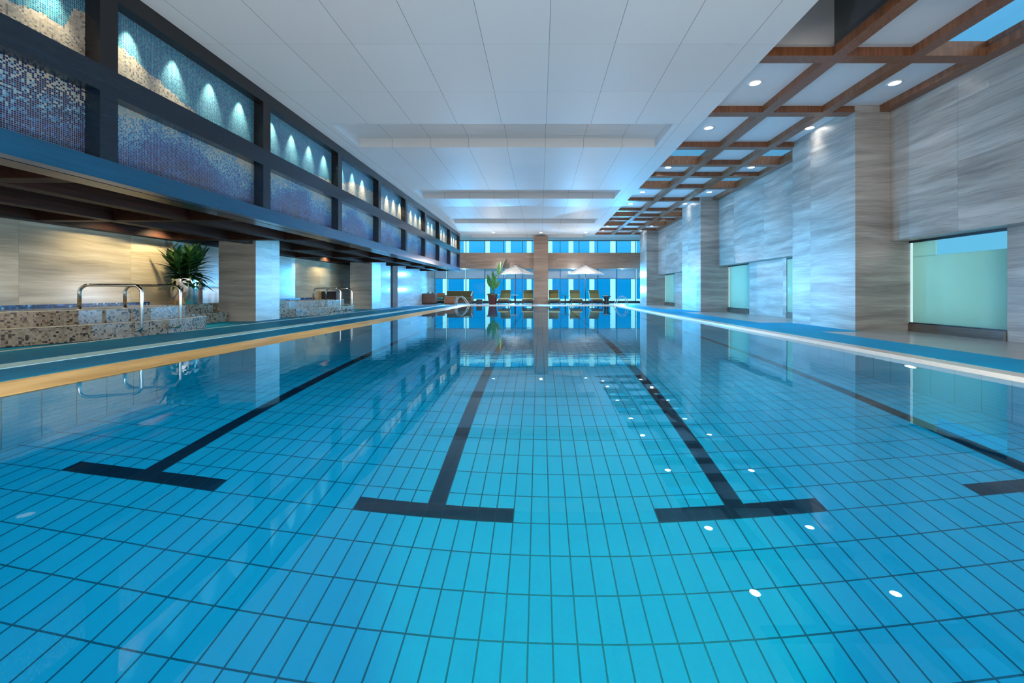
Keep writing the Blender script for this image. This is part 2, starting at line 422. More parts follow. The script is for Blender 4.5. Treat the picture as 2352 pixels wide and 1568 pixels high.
# ------------------------------------------------------------------ pool
struct(MB().box(XPL-.4, XPR+.2, YP0-.1, YE+.1, ZB-.1, ZB), 'floor_pool', 'pool_tile')
struct(MB().box(XPL-.45, XPL-.03, YP0-.1, YE+.1, ZB, -.075), 'wall_pool_left', 'pool_wall')
struct(MB().box(XPR, XPR+.2, YP0-.1, YE+.1, ZB, -.05), 'wall_pool_right', 'pool_wall')
struct(MB().box(XPL-.03, XPR, YE, YE+.2, ZB, -.05), 'wall_pool_far', 'pool_wall')
struct(MB().box(XPL-.03, XPR, YP0-.2, YP0, ZB, -.05), 'wall_pool_near', 'pool_wall')
for k in (-1, 0, 1, 2):
    x = X2+k*17*TW
    mb = MB()
    sk = lambda q, y: (q, y-SK*(q-SX))
    for h, ya, yb in ((4.5*TW, TY, TY+TL/2), (TW/2, TY+TL/2, TY+75*TL), (4.5*TW, TY+75*TL, TY+75.5*TL)):
        mb.prism([sk(x-h, ya), sk(x+h, ya), sk(x+h, yb), sk(x-h, yb)], ZB, ZB+.003)
    struct(mb, 'floor_lane_line', 'lane_tile')
struct(MB().quad((XPL-.02, YP0, ZW), (XPR, YP0, ZW), (XPR, YE, ZW), (XPL-.02, YE, ZW)), 'water', 'water')

# copings
struct(MB().prof([(-4.46, -.2), (-4.46, .004), (-4.36, .006), (-4.2, -.012), (-4.07, -.034), (-4.03, -.05), (-4.03, -.075), (-4.2, -.2)], YP0-.3, YE), 'trim_1', 'coping_reflect')
struct(MB().box(XPR-.005, XPR+.22, YP0-.3, YE, -.06, .006), 'trim_2', 'coping_white', bevel=.008)
struct(MB().box(-4.46, XPR+.22, YE, YE+.25, -.06, .006), 'trim_3', 'coping_white')
# decks
struct(MB().box(XLW, -4.46, YN, 21.5, -.2, 0), 'floor_left', 'mat_teal')
struct(MB().box(-5.54, -5.22, YN, 23.8, 0, .006), 'trim_4', 'white_strip')
struct(MB().box(-6.79, -6.74, 5.0, 20, 0, .006), 'trim_5', 'beige_strip')
mb = MB(); mb.box(XLW, 7.3, YE+.25, YG+.3, -.2, 0); mb.box(XLW, -4.46, 21.5, YE+.25, -.2, 0)
struct(mb, 'floor_far', 'floor_stone')
struct(MB().box(XPR+.22, 7.3, YN, YE+.25, -.2, 0), 'floor_right', 'floor_stone')
struct(MB().box(-4.46, XPR+.22, YN, YP0-.3, -.2, 0), 'floor_near', 'floor_stone')
mb = MB().box(XPR+.23, 5.29, YN, 23.4, 0, .005)
for y0, y1 in ((7.72, 9.92), (15.25, 17.5), (23.0, 23.4)): mb.box(5.29, 6.06, y0, y1, 0, .005)
struct(mb, 'floor_mat_right', 'mat_blue')

# ------------------------------------------------------------------ flat ceiling with four cross slots
slots = [(8.42, 9.77), (13.86, 15.15), (19.3, 20.6), (24.6, 25.9)]
mb = MB(); y = YN
for a, b in slots:
    mb.box(XF-.05, XC, y, a, ZC, ZC+.25)
    mb.box(XF-.05, -4.3, a, b, ZC, ZC+.25); mb.box(2.75, XC, a, b, ZC, ZC+.25)
    mb.box(-4.3, 2.75, a, b, ZC+.21, ZC+.25)
    y = b
mb.box(XF-.05, XC, y, YG+.3, ZC, ZC+.25); mb.box(-9, XF-.05, 24.3, YG+.3, ZC, ZC+.25)
struct(mb, 'ceiling', 'ceiling')
for a, b in slots:
    struct(MB().box(-4.3, 2.75, a+.02, a+.035, ZC+.02, ZC+.03), 'ceiling_slot_trim', 'beige_strip')

# ------------------------------------------------------------------ timber grid ceiling on the right
ZP = 4.325
cross = [-1.6, .35, 2.25, 3.65, 4.7, 6.08, 7.97, 9.85, 11.2, 12.3, 13.7, 15.6, 17.5, 18.8, 19.9, 21.4, 23.0, 24.7]
cross_sky = [(2.25, 3.65), (4.7, 6.08), (9.85, 11.2), (12.3, 13.7), (17.5, 18.8), (19.9, 21.4)]
cols = [(XC, 4.28), (4.48, 5.43), (5.62, 6.52)]
for x0, x1 in ((4.28, 4.48), (5.43, 5.62), (6.52, XRW)):
    struct(MB().box(x0, x1, YN, 24.8, ZC, ZP), 'ceiling_beam', 'brown_wood')
for y in cross:
    for x0, x1 in cols:
        struct(MB().box(x0, x1, y-.1, y+.1, ZC, ZP), 'ceiling_beam', 'brown_wood')
mb = MB(); nsky = 0
ys = [YN]+cross
for ya, yb in zip(ys, ys[1:]):
    sky = (ya, yb) in cross_sky
    for ci, (x0, x1) in enumerate(cols):
        X0, X1 = x0-(.1 if ci else 0), x1+.1
        if sky and ci != 1:
            nsky += 1
            deep = ci == 0 and yb < 7
            zt = 5.3 if deep else 4.46
            w = MB(); w.box(X0-.02, X0, ya, yb, ZP, zt) if not deep else w.box(X0-.02, X0, ya, yb, ZC+.25, zt)
            w.box(X0, X1, ya, ya+.06, ZP, zt)
            w.box(X0, X1, yb-.02, yb+.02, ZP, zt)
            wo = struct(w, 'window_%d' % (40+nsky), 'white_panel' if deep else 'brown_wood')
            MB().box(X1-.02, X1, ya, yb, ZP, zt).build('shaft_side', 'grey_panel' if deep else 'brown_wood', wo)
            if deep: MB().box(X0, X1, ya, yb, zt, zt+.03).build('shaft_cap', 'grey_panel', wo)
            else: MB().box(X0, X1, ya, yb, zt, zt+.01).build('pane', 'sky_glass', wo)
        else:
            mb.box(X0, X1, ya, yb, ZP, ZP+.03)
struct(mb, 'ceiling_panel', 'white_panel')
struct(MB().box(XC, XRI+.3, 24.8, YG+.3, ZC+.02, ZC+.1), 'ceiling_far', 'white_panel')

# ------------------------------------------------------------------ right wall, piers and its windows
struct(MB().box(XRW, XRI+.3, YN, 27.5, 1.72, ZP+.2), 'wall_right_upper', 'stone')
piers = [(.2, 2.15), (7.85, 9.8), (15.4, 17.4), (23.2, 24.7)]
for a, b in piers:
    struct(MB().box(6.05, XRW, a, b, 0, ZP), 'pillar_right', 'stone')
    struct(MB().box(XRW, XRI+.3, a, b, 0, 1.72), 'wall_right_pier', 'stone')
wins = [(2.15, 4.1), (6.2, 7.85), (9.8, 11.75), (13.85, 15.4), (17.4, 19.3), (21.5, 23.2)]
solid = [(YN, .2), (4.1, 6.2), (11.75, 13.85), (19.3, 21.5), (24.7, 27.5)]
for a, b in solid: struct(MB().box(XRI, XRI+.3, a, b, 0, 1.72), 'wall_right_lower', 'stone')
for i, (a, b) in enumerate(wins):
    struct(MB().box(XRI-.02, XRI+.3, a, b, 0, .15), 'baseboard_right', 'stone_base')
    fr = MB(); fr.box(XRI, XRI+.05, a, b, .15, .17); fr.box(XRI, XRI+.05, a, b, 1.68, 1.72)
    fo = struct(fr, 'window_%d' % (i+1), 'dark_metal')
    near = i == 1
    s = b-.06 if i in (1, 3, 5) else a+.06         # self-glowing daylight strip beside the pier
    e0, e1 = (s, b-.01) if s > a+.5 else (a+.01, s)
    p0, p1 = (a, s) if s > a+.5 else (s, b)
    MB().box(XRI+.02, XRI+.03, e0, e1, .17, 1.68).build('glow_strip', 'slit_glow', fo)
    if near:
        MB().box(XRI+.02, XRI+.03, p0, p1, .17, 1.41).build('frosted_pane', 'frost', fo)
        MB().box(XRI+.02, XRI+.03, 7.33, p1, 1.41, 1.68).build('frosted_pane', 'frost', fo)
        MB().box(XRI+.02, XRI+.03, p0, 7.33, 1.41, 1.68).build('clear_pane', 'glass', fo)
    else:
        MB().box(XRI+.02, XRI+.03, p0, p1, .17, 1.68).build('frosted_pane', 'frost', fo)

# ------------------------------------------------------------------ left bulkhead with mosaic panels
mull = [-.8, 1.8, 4.4, 7.0, 9.6, 12.0, 14.42, 16.85, 19.2, 21.55, 24.05]
mw, RB = .19, XF-.16
yb0, yb1 = mull[0], mull[-1]+.25
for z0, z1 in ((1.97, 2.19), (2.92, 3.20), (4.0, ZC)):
    struct(MB().box(RB, XF, yb0, yb1, z0, z1), 'bulkhead_beam', 'blue_lit_wood' if z0 < 2 else 'faint_blue_lit_wood' if z0 < 3 else 'dark_wood')
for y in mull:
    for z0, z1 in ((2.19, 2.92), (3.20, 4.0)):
        struct(MB().box(RB, XF, y, y+(mw if y < 24 else .25), z0, z1), 'bulkhead_column', 'faint_blue_lit_wood' if z0 < 3 else 'dark_wood')
struct(MB().box(RB-.3, RB-.025, yb0, yb1, 1.97, ZC), 'bulkhead_back', 'dark_wood')
pn = 0
for i, (a, b) in enumerate(zip(mull, mull[1:])):
    if b < 2: continue
    for row, z0, z1 in (('upper', 3.20, 4.0), ('lower', 2.19, 2.92)):
        o = MB().box(RB-.025, RB, a+mw, b, z0, z1).build('mosaic_panel', 'mural')
        what = {'upper': 'teal spotlit mosaic panel', 'lower': 'blue surf mosaic panel'}[row]
        place = 'nearest one' if i == 1 else ('%s from the near end' % ORD[i-1] if i < 9 else 'last at the far end')
        tag(o, '%s, %s row of the dark frame, %s' % (what, row, place), 'mosaic panel', 'mosaic panels in the bulkhead')
    for k in range(4):
        yy = a+mw+.27+.6*k
        if yy > b-.15 or b < 3: continue
        lamp('SPOT', (RB+.11, yy, 3.99), 120, (1, .93, .66), (-.13, 0, -1), spot_size=.95, spot_blend=1, shadow_soft_size=.012)
# soffit under the bulkhead back to the spa wall
struct(MB().box(XLW-.2, RB-.02, YN, 24.3, 2.22, 2.3), 'ceiling_left', 'black_panel')
for x0, x1 in ((-6.2, -6.0), (-7.5, -7.3), (-8.85, -8.6)):
    struct(MB().box(x0, x1, YN, 24.3, 1.97, 2.22), 'soffit_beam', 'soffit_wood')
for y in mull:
    for x0, x1 in ((-8.6, -7.5), (-7.3, -6.2), (-6.0, RB-.3)):
        struct(MB().box(x0, x1, y, y+.2, 1.975, 2.22), 'soffit_beam', 'soffit_wood')

# ------------------------------------------------------------------ left walls and columns
struct(MB().box(XLW-.2, XLW, YN, 20.3, 0, 2.22), 'wall_left', 'stone_warm')
for y in (3.2-.0, 10.4, 17.6):
    if y > 5: struct(MB().box(-8.16, -7.22, y, y+.95, 0, 2.22), 'pillar_left', 'stone_left')
struct(MB().box(-7.6, -7.22, 18.55, 19.8, 0, 2.22), 'wall_left_middle', 'stone_gloss')
struct(MB().box(-7.7, -7.30, 19.8, 20.3, 0, 2.22), 'wall_left_recess', 'black')
struct(MB().box(-7.6, -7.05, 20.3, YG+.3, 0, ZC+.1), 'wall_left_far', 'stone_gloss')
struct(MB().box(-9, 7.4, YN-.2, YN, -.2, .6), 'wall_near', 'white_panel')
struct(MB().box(-9, 7.4, YN-.2, YN, 3.9, ZC+.2), 'wall_near_top', 'white_panel')

# ------------------------------------------------------------------ far wall: column, beam, glazing
struct(MB().box(-.385, .515, 25.3, 26.15, 0, ZC), 'pillar_far', 'stone_back')
for x0, x1 in ((-7.05, -.385), (.515, 6.45)):
    struct(MB().box(x0, x1, 25.55, 26.1, 2.2, 3.19), 'beam_far', 'stone_back')
mullx = [-6.22+1.264*k for k in range(11)]
struct(MB().box(-7.05, XRW, YG-.12, YG+.12, 0, .09), 'baseboard_far', 'dark_metal')
wn = 6
xs = [-7.05]+mullx+[XRW]
for zi, (z0, z1) in enumerate(((.09, 2.35), (2.35, ZC))):
    for a, b in zip(xs, xs[1:]):
        wn += 1
        fr = MB()
        fr.box(a-.016, a+.016, YG-.05, YG+.05, z0, z1)
        fr.box(a+.022, b-.022, YG-.04, YG+.04, z1-.05, z1); fr.box(a+.022, b-.022, YG-.04, YG+.04, z0, z0+.05)
        fo = struct(fr, 'window_%d' % wn, 'dark_metal')
        MB().box(a+.022, b-.022, YG-.006, YG+.006, z0+.05, z1-.05).build('pane', 'glass', fo)
bl = [(a+.035, b-.035) for a, b in zip(xs, xs[1:])]
for i, (a, b) in enumerate(bl):
    zb = 1.60+(.0 if i % 3 else .015)
    t = thing('roller_blind', '', 'blind', ((a+b)/2, YG-.12, 2.34), group='roller blinds on the far windows')
    t['label'] = 'white half-lowered roller blind on the far lower windows, %s from the left wall' % ORD[i]
    w = (b-a)/2
    MB().box(-w, w, -.004, .004, zb-2.34+.03, -.03).build('fabric', 'blind', t)
    MB().tube([(-w, 0, 0), (w, 0, 0)], .03, 10).build('roller', 'white_frame', t)
    MB().box(-w, w, -.012, .012, zb-2.34, zb-2.34+.03).build('bottom_bar', 'dark_metal', t)

# building over the street
fb = thing('office_building', 'blue glazed building with white vertical fins, beyond the far windows', 'building', (0, 40, 0))
MB().box(-19, 19, .4, .9, -3, 11).build('glass_wall', 'fac_glass', fb)
for k in range(-9, 9):
    x = (1022+48.3*(k+4)-1240)/940*40
    MB().box(x-.22, x+.22, 0, .4, -3, 11).build('fin', 'fac_fin', fb)
for z, hh in ((-.36, .42), (5.85, .26)):
    MB().box(-19, 19, .05, .4, z, z+hh).build('floor_band', 'fac_fin', fb)

# ------------------------------------------------------------------ downlights
dl = thing('recessed_downlight', '', 'ceiling light', (0, 0, 0), group='downlights of the timber grid ceiling')
MB().lathe([(.085, .0), (.115, 0), (.115, -.008), (.085, -.012), (.085, .0)]).build('trim_ring', 'trim_metal', dl, smooth=True)
MB().lathe([(0, -.004), (.085, -.004), (.085, -.001), (0, -.001)]).build('lens', 'lamp', dl)
rows = [3.05, 5.0, 7.0, 8.92, 11.75, 14.65, 16.6, 19.35, 22.2, 23.85]
first = True
cnt = 0
for r, y in enumerate(rows):
    if r == 0: continue
    for side, x in (('pool-side', 3.68), ('wall-side', 6.07)):
        if r == 1: continue
        in_pier = any(a < y < b for a, b in piers)
        xx = 5.88 if (x > 5 and in_pier) else x
        k = ORD[r-2] if r < len(rows)-1 else 'last'
        lab = 'round white downlight in the brown timber grid ceiling, %s row, %s from the near end' % (side, k)
        if k == 'last': lab = 'round white downlight at the far end of the %s row in the timber grid' % side
        if first: dl.location = (xx, y, ZP); dl['label'] = lab; first = False
        else: dup(dl, (xx, y, ZP), lab)
        lamp('SPOT', (xx, y, ZP-.03), 30, (1, .93, .82), (0, 0, -1), spot_size=1.5, spot_blend=.9, shadow_soft_size=.04)
for x, w in ((-2.7, 'left of the far stone column'), (.06, 'straight in front of the far stone column'), (2.68, 'right of the far stone column')):
    dup(dl, (x, 23.8, ZC), 'small white downlight in the flat white ceiling, %s' % w, 'downlights of the white ceiling')
    lamp('SPOT', (x, 23.8, ZC-.03), 18, (1, .9, .8), (0, .1, -1), spot_size=1.7, spot_blend=.9, shadow_soft_size=.04)
sof = [(-8.05, 5.55), (-8.05, 8.1), (-8.3, 9.2), (-8.2, 12.4), (-8.3, 14.6), (-8.4, 16.4), (-8.05, 3.0)]
for i, (x, y) in enumerate(sof):
    lamp('SPOT', (x, y, 2.2), 150, (1, .80, .46), (-.35, 0, -1), spot_size=2.3, spot_blend=.8, shadow_soft_size=.05)
for x, y in ((-6.7, 5.6), (-6.7, 8.4), (-6.7, 12.8), (-6.7, 15.4)):
    lamp('SPOT', (x, y, 2.2), 26, (1, .80, .46), (0, 0, -1), spot_size=2.3, spot_blend=.8, shadow_soft_size=.05)
sl = [(-7.0, 5.57), (-8.05, 7.6), (-8.05, 8.7)]
M['lamp_soft'] = emit('dim warm lamp', (1, .80, .5), .8); M['lamp_soft'].cycles.emission_sampling = 'NONE'
for (x, y), w in zip(sl, ('nearest to the camera', 'second from the camera', 'third, beside the bushy plant')):
    q = dup(dl, (x, y, 2.22), 'warm downlight in the dark soffit over the near spa, %s' % w, 'downlights over the near spa')
    for ch in q.children:
        if ch.name.startswith('lens'): ch.data = ch.data.copy(); ch.data.materials[0] = M['lamp_soft']

# ------------------------------------------------------------------ spas
def arc_front(xoff, y0, y1, xl):
    pts = []
    for k in range(21):
        u = k/20; y = y0+(y1-y0)*u
        pts.append((xoff, y))
    return pts
def spa(dy, label):
    t = thing('spa_tub', label, 'spa', (-8.0, 7+dy, 0))
    def rel(p): return (p[0]+8.0, p[1]-7)
    lower = [(-8.84, 10.39), (-7.9, 10.39), (-7.9, 8.5), (-6.93, 8.5), (-6.78, 8.0), (-6.70, 7.4), (-6.72, 6.8), (-6.84, 6.25), (-7.02, 5.8), (-7.24, 5.4), (-7.6, 4.95), (-7.95, 4.62), (-8.84, 4.62)]
    upper = [(-8.84, 10.39), (-8.2, 10.39), (-8.2, 8.35), (-7.24, 8.35), (-7.1, 7.9), (-7.03, 7.4), (-7.05, 6.85), (-7.16, 6.35), (-7.33, 5.95), (-7.55, 5.55), (-7.9, 5.15), (-8.3, 4.86), (-8.84, 4.86)]
    MB().prism([rel(p) for p in lower], 0.006, .245).build('lower_step', 'spa_mosaic', t)
    MB().prism([rel(p) for p in upper], .245, .46).build('upper_step', 'spa_mosaic', t)
    edge = lower[1:]
    MB().tube([(*rel(p), .25) for p in lower[3:]], .008, 6).build('step_edge', 'beige_strip', t)
    MB().tube([(*rel(p), .465) for p in upper[3:]], .008, 6).build('step_edge', 'beige_strip', t)
    rim = [(-8.8, 8.15), (-7.55, 8.15), (-7.42, 7.4), (-7.45, 6.9), (-7.6, 6.3), (-7.9, 5.75), (-8.3, 5.25), (-8.8, 5.05)]
    MB().prism([rel(p) for p in rim], .455, .466).build('basin', 'spa_blue', t)
    MB().box(-.82, -.76, -2.1, 2.2, .46, .525).build('back_rim', 'spa_blue', t)
    return t
spa(0, 'near raised spa with curved beige and brown mosaic steps, under the dark soffit')
spa(6.75, 'far raised spa with curved mosaic steps, between the two left stone columns')

def arc_pts(c, a0, a1, r, e1, e2, n=8):
    return [Vector(c)+e1*(r*math.cos(a0+(a1-a0)*k/n))+e2*(r*math.sin(a0+(a1-a0)*k/n)) for k in range(n+1)]
def handrail(front, back, label):
    f, b = Vector((*front, 0)), Vector((*back, 0))
    d = (b-f); L = d.length; d.normalize(); up = Vector((0, 0, 1))
    t = thing('grab_rail', label, 'handrail', (front[0], front[1], 0), group='steel grab rails at the spas')
    r, zt, R = .024, .86, .12
    pts = [d*.17+up*.115, d*.06+up*.115]
    pts += arc_pts(d*.05+up*.165, -PI/2, -PI, .05, d, up)
    pts += [up*(zt-R)]
    pts += arc_pts(d*R+up*(zt-R), PI, PI/2, R, d, up)
    pts += arc_pts(d*(L-R)+up*(zt-R), PI/2, 0, R, d, up)
    pts += [d*L+up*.47]
    MB().tube(pts, r, 14).build('rail_tube', 'chrome', t, smooth=True)
    MB().lathe([(0, .462), (.05, .462), (.05, .474), (.026, .48), (0, .48)], d.x*L, d.y*L).build('base_flange', 'chrome', t, smooth='auto')
    q = MB(); q.tube([d*.165+up*.115, d*.185+up*.115], .05, 16); q.build('wall_flange', 'chrome', t)
    return t
handrail((-6.62, 6.8), (-7.38, 6.56), 'curved steel grab rail at the near spa, the one nearer the camera')
handrail((-6.52, 7.42), (-7.32, 7.22), 'curved steel grab rail at the near spa, beside the bushy plant')
handrail((-6.58, 13.5), (-7.36, 13.3), 'small steel grab rail at the far spa, nearer the first column')
handrail((-6.5, 14.15), (-7.3, 13.97), 'small steel grab rail at the far spa, nearer the second column')

# dark cabinet on the far spa platform
t = thing('low_cabinet', 'black low cabinet against the beige wall behind the far spa', 'cabinet', (-8.42, 16.6, .246))
MB().box(-.3, .3, -.25, .25, 0, .52).build('body', 'black', t, bevel=.01)
MB().box(-.29, .29, -.27, -.25, .03, .49).build('door', 'black', t)
MB().box(.3, .315, -.22, .22, .04, .48).build('side_panel', 'wood_brown', t)

# ------------------------------------------------------------------ plants
def bush():
    t = thing('potted_dracaena', 'bushy dark green plant in a tall silver cylinder pot, beside near spa', 'potted plant', (-8.33, 9.65, .46))
    MB().lathe([(0, 0), (.29, 0), (.295, .01), (.295, .60), (.28, .605), (.275, .6), (.27, .52), (0, .52)], seg=40).build('pot', 'steel', t, smooth='auto')
    MB().lathe([(0, .53), (.27, .53), (.27, .52), (0, .52)]).build('soil', 'soil', t)
    rnd = random.Random(3)
    lv = MB(); st = MB()
    for s_ in range(7):
        a = 2*PI*s_/7+.3; R = .13 if s_ else 0
        top = Vector((math.cos(a)*R*2.1, math.sin(a)*R*2.1, .98+rnd.uniform(-.1, .14)))
        b = Vector((math.cos(a)*R, math.sin(a)*R, .52))
        st.tube([b, (b+top)/2, top], .016, 6)
        for k in range(46):
            u = k/45; p = b.lerp(top, .05+.95*u)
            az = k*2.4+a; el = -.35+1.6*u**1.2+rnd.uniform(-.16, .16)
            d = Vector((math.cos(az)*math.cos(el), math.sin(az)*math.cos(el), math.sin(el)))
            lv.leaf(p, d, rnd.uniform(.38, .54)*(1-.15*u)*(.55 if d.x < -.45 else 1), rnd.uniform(.085, .12), rnd.uniform(.2, .6), .2)
    lv.build('leaves', 'leaf', t, smooth=True); st.build('stems', 'stem', t)
bush()

def banana():
    t = thing('potted_banana_plant', 'tall large-leaved green plant in a red clay pot by the far windows', 'potted plant', (-2.80, 24.25, 0))
    MB().lathe([(0, 0), (.2, 0), (.215, .02), (.29, .55), (.31, .56), (.315, .64), (.29, .645), (.27, .58), (0, .58)], seg=32).build('pot', 'terracotta', t, smooth='auto')
    MB().lathe([(0, .59), (.27, .59), (.27, .58), (0, .58)]).build('soil', 'soil', t)
    st, lv = MB(), MB()
    spec = [((.0, 0, .6), (.10, .0, 1.05), (-.08, 0, 1.0), 1.0, .26), ((-.05, .05, .6), (-.10, .05, 1.0), (-.22, .02, 1.0), .85, .30),
            ((.08, -.03, .6), (.22, -.02, 1.2), (.38, -.02, 1.78), .01, .01), ((.05, .1, .6), (.15, .08, .95), (.5, .1, 1.0), .62, .22),
            ((0, -.1, .6), (.02, -.1, .8), (.1, -.25, 1.0), .75, .22), ((.03, 0, .6), (.05, .0, .95), (.18, .1, 1.0), .85, .22)]
    for b, tp, d, L, W in spec[:2]+spec[3:]:
        st.tube([b, tp], .02, 6, .012); lv.leaf(tp, (d[0], d[1], d[2]), L, W, .25, .3, 8, (.9, .35*(1 if d[0] > 0 else -1), -d[0]))
    st.tube([(.08, -.03, .6), (.2, -.02, 1.1), (.34, -.02, 1.6), (.36, -.02, 1.72)], .022, 6, .014)
    lv.leaf((.36, -.02, 1.72), (.10, -.1, 1), .88, .26, .1, .3, 8, (1, .2, -.1)); lv.leaf((.36, -.02, 1.74), (.28, .1, 1), .80, .20, .15, .3, 8, (1, -.4, -.28))
    lv.leaf((.34, -.02, 1.7), (-.8, -.1, .35), .5, .14, .3, .3, 6)
    st.tube([(-.08, 0, .6), (-.14, 0, 1.15), (-.25, 0, 1.32)], .012, 6, .008); lv.leaf((-.25, 0, 1.32), (-1, 0, .65), .42, .06, .0, .5, 6)
    rnd = random.Random(5)
    for k in range(26):
        a = k*2.4; lv.leaf((math.cos(a)*.18, math.sin(a)*.18, .6), (math.cos(a), math.sin(a), .5), rnd.uniform(.2, .32), .08, 1.2, .2)
    st.build('stems', 'stem', t, smooth=True); lv.build('leaves', 'leaf_banana', t, smooth=True)
banana()

# ------------------------------------------------------------------ sun loungers
def lounger(loc, label):
    t = thing('sun_lounger', label, 'sun lounger', loc, group='olive sun loungers at the far end of the pool')
    f = MB(); f.box(-.33, -.28, 0, 1.85, .2, .27); f.box(.28, .33, 0, 1.85, .2, .27); f.box(-.28, .28, 0, .05, .2, .27); f.box(-.28, .28, 1.8, 1.85, .2, .27)
    f.build('frame', 'wood_dark', t)
    for x in (-.305, .305):
        for y in (.1, 1.7): MB().box(x-.025, x+.025, y-.025, y+.025, 0, .2).build('leg', 'wood_dark', t)
    MB().profx([(.0, .275), (1.2, .275), (1.2, .36), (.0, .36)], -.31, .31).build('seat_cushion', 'olive', t, bevel=.02)
    MB().box(-.312, .312, -.012, .0, .325, .352).build('cushion_edge', 'cream', t)
    MB().profx([(1.2, .30), (1.28, .27), (1.82, .78), (1.75, .85), (1.2, .37)], -.31, .31).build('back_cushion', 'olive', t, bevel=.02)
    MB().profx([(1.52, .655), (1.535, .665), (1.745, .862), (1.73, .86)], -.30, .30).build('head_pad', 'olive_dark', t)
    MB().profx([(1.6, .27), (1.64, .27), (1.78, .72), (1.74, .70)], -.25, -.21).build('back_strut', 'wood_pole', t)
    MB().profx([(1.6, .27), (1.64, .27), (1.78, .72), (1.74, .70)], .21, .25).build('back_strut', 'wood_pole', t)
    return t
l0 = lounger((-2.14, 24.0, 0), 'olive sun lounger between the red-potted plant and the left parasol')
for x, lab in ((-.73, 'olive sun lounger directly left of the far stone column'), (.87, 'olive sun lounger directly right of the far stone column'),
               (2.19, 'olive sun lounger just left of the right parasol pole'), (3.38, 'olive sun lounger right of the right parasol pole')):
    dup(l0, (x, 24.0, 0), lab)

# ------------------------------------------------------------------ parasols
def parasol(loc, label):
    t = thing('parasol', label, 'parasol', loc, group='white parasols at the far end of the pool')
    MB().lathe([(0, 0), (.24, 0), (.24, .04), (.06, .06), (.045, .12), (0, .12)]).build('base', 'black', t, smooth='auto')
    MB().tube([(0, 0, .08), (0, 0, 2.28)], .024, 12).build('pole', 'wood_pole', t, smooth=True)
    cn = MB(); bm = cn.bm; N = 8; R = 1.13
    ap = bm.verts.new((0, 0, 2.36)); prev = None
    rings = []
    for q in (.3, .65, 1):
        ring = []
        for k in range(N*4):
            a = 2*PI*k/(N*4)+PI/8; s_ = abs((k % 4)-2)/2     # 1 on a rib, 0 mid-span
            rr = R*q*(.955+.045*s_); z = 2.36-.50*q**1.12-.04*q*(1-s_)*(1 if q < 1 else .5)
            ring.append(bm.verts.new((rr*math.cos(a), rr*math.sin(a), z)))
        rings.append(ring)
    n = N*4
    val = []
    for k in range(n):
        bm.faces.new([ap, rings[0][k], rings[0][(k+1) % n]])
        for a, b in zip(rings, rings[1:]): bm.faces.new([a[k], b[k], b[(k+1) % n], a[(k+1) % n]])
    low = [bm.verts.new((v.co.x*1.003, v.co.y*1.003, v.co.z-.035)) for v in rings[-1]]
    for k in range(n): bm.faces.new([rings[-1][k], low[k], low[(k+1) % n], rings[-1][(k+1) % n]])
    can = cn.build('canopy', 'canvas', t)
    MB().lathe([(0, 2.40), (.16, 2.335), (.15, 2.325), (0, 2.38)], seg=16).build('vent_cap', 'canvas', can)
    for k in range(8):
        a = 2*PI*k/8+PI/8+PI/4*.0
        MB().tube([(0, 0, 2.30), (1.08*math.cos(a), 1.08*math.sin(a), 1.84)], .009, 6).build('rib', 'wood_pole', t)
        MB().tube([(.03*math.cos(a), .03*math.sin(a), 1.9), (.62*math.cos(a), .62*math.sin(a), 2.035)], .007, 6).build('strut', 'wood_pole', t)
    MB().lathe([(0, 2.36), (.02, 2.40), (.028, 2.43), (0, 2.47)], seg=12).build('finial', 'wood_pole', t)
    return t
p0 = parasol((-1.49, 25.1, 0), 'open white parasol left of the far stone column, beside the tall plant')
dup(p0, (2.80, 25.1, 0), 'open white parasol right of the far stone column')

# ------------------------------------------------------------------ tables
def table(loc, rad, h, top, ped, label):
    t = thing('side_table', label, 'table', loc, group='small round tables between the loungers')
    MB().lathe([(0, h-.03), (rad-.01, h-.03), (rad, h-.02), (rad, h-.005), (rad-.008, h), (0, h)]).build('table_top', top, t, smooth='auto')
    MB().lathe([(0, .02), (.035, .02), (.035, h-.03), (0, h-.03)], seg=14).build('pedestal', ped, t, smooth='auto')
    MB().lathe([(0, 0), (.17, 0), (.17, .015), (.04, .04), (0, .04)]).build('base', ped, t, smooth='auto')
    return t
table((-1.50, 24.6, 0), .25, .57, 'pink_top', 'dark_metal', 'round rose-topped table in front of the left parasol pole')
table((1.53, 24.6, 0), .27, .55, 'black', 'black', 'round black pedestal table right of the far stone column')
t = thing('drum_table', 'dark drum table with a tray top, beside the rightmost lounger', 'table', (3.99, 24.5, 0), group='small round tables between the loungers')
MB().lathe([(0, 0), (.16, 0), (.13, .25), (.17, .46), (0, .46)]).build('drum', 'black', t, smooth='auto')
MB().lathe([(0, .46), (.27, .46), (.28, .50), (.265, .50), (.26, .475), (0, .475)]).build('tray', 'black', t, smooth='auto')
t = thing('towel_stack', 'folded towels piled on the dark drum table', 'towels', (3.93, 24.5, .476))
MB().box(-.13, .13, -.1, .1, 0, .05).build('towel', 'canvas', t, bevel=.015)
MB().box(-.12, .12, -.1, .1, .05, .10).build('towel', 'black', t, bevel=.015)

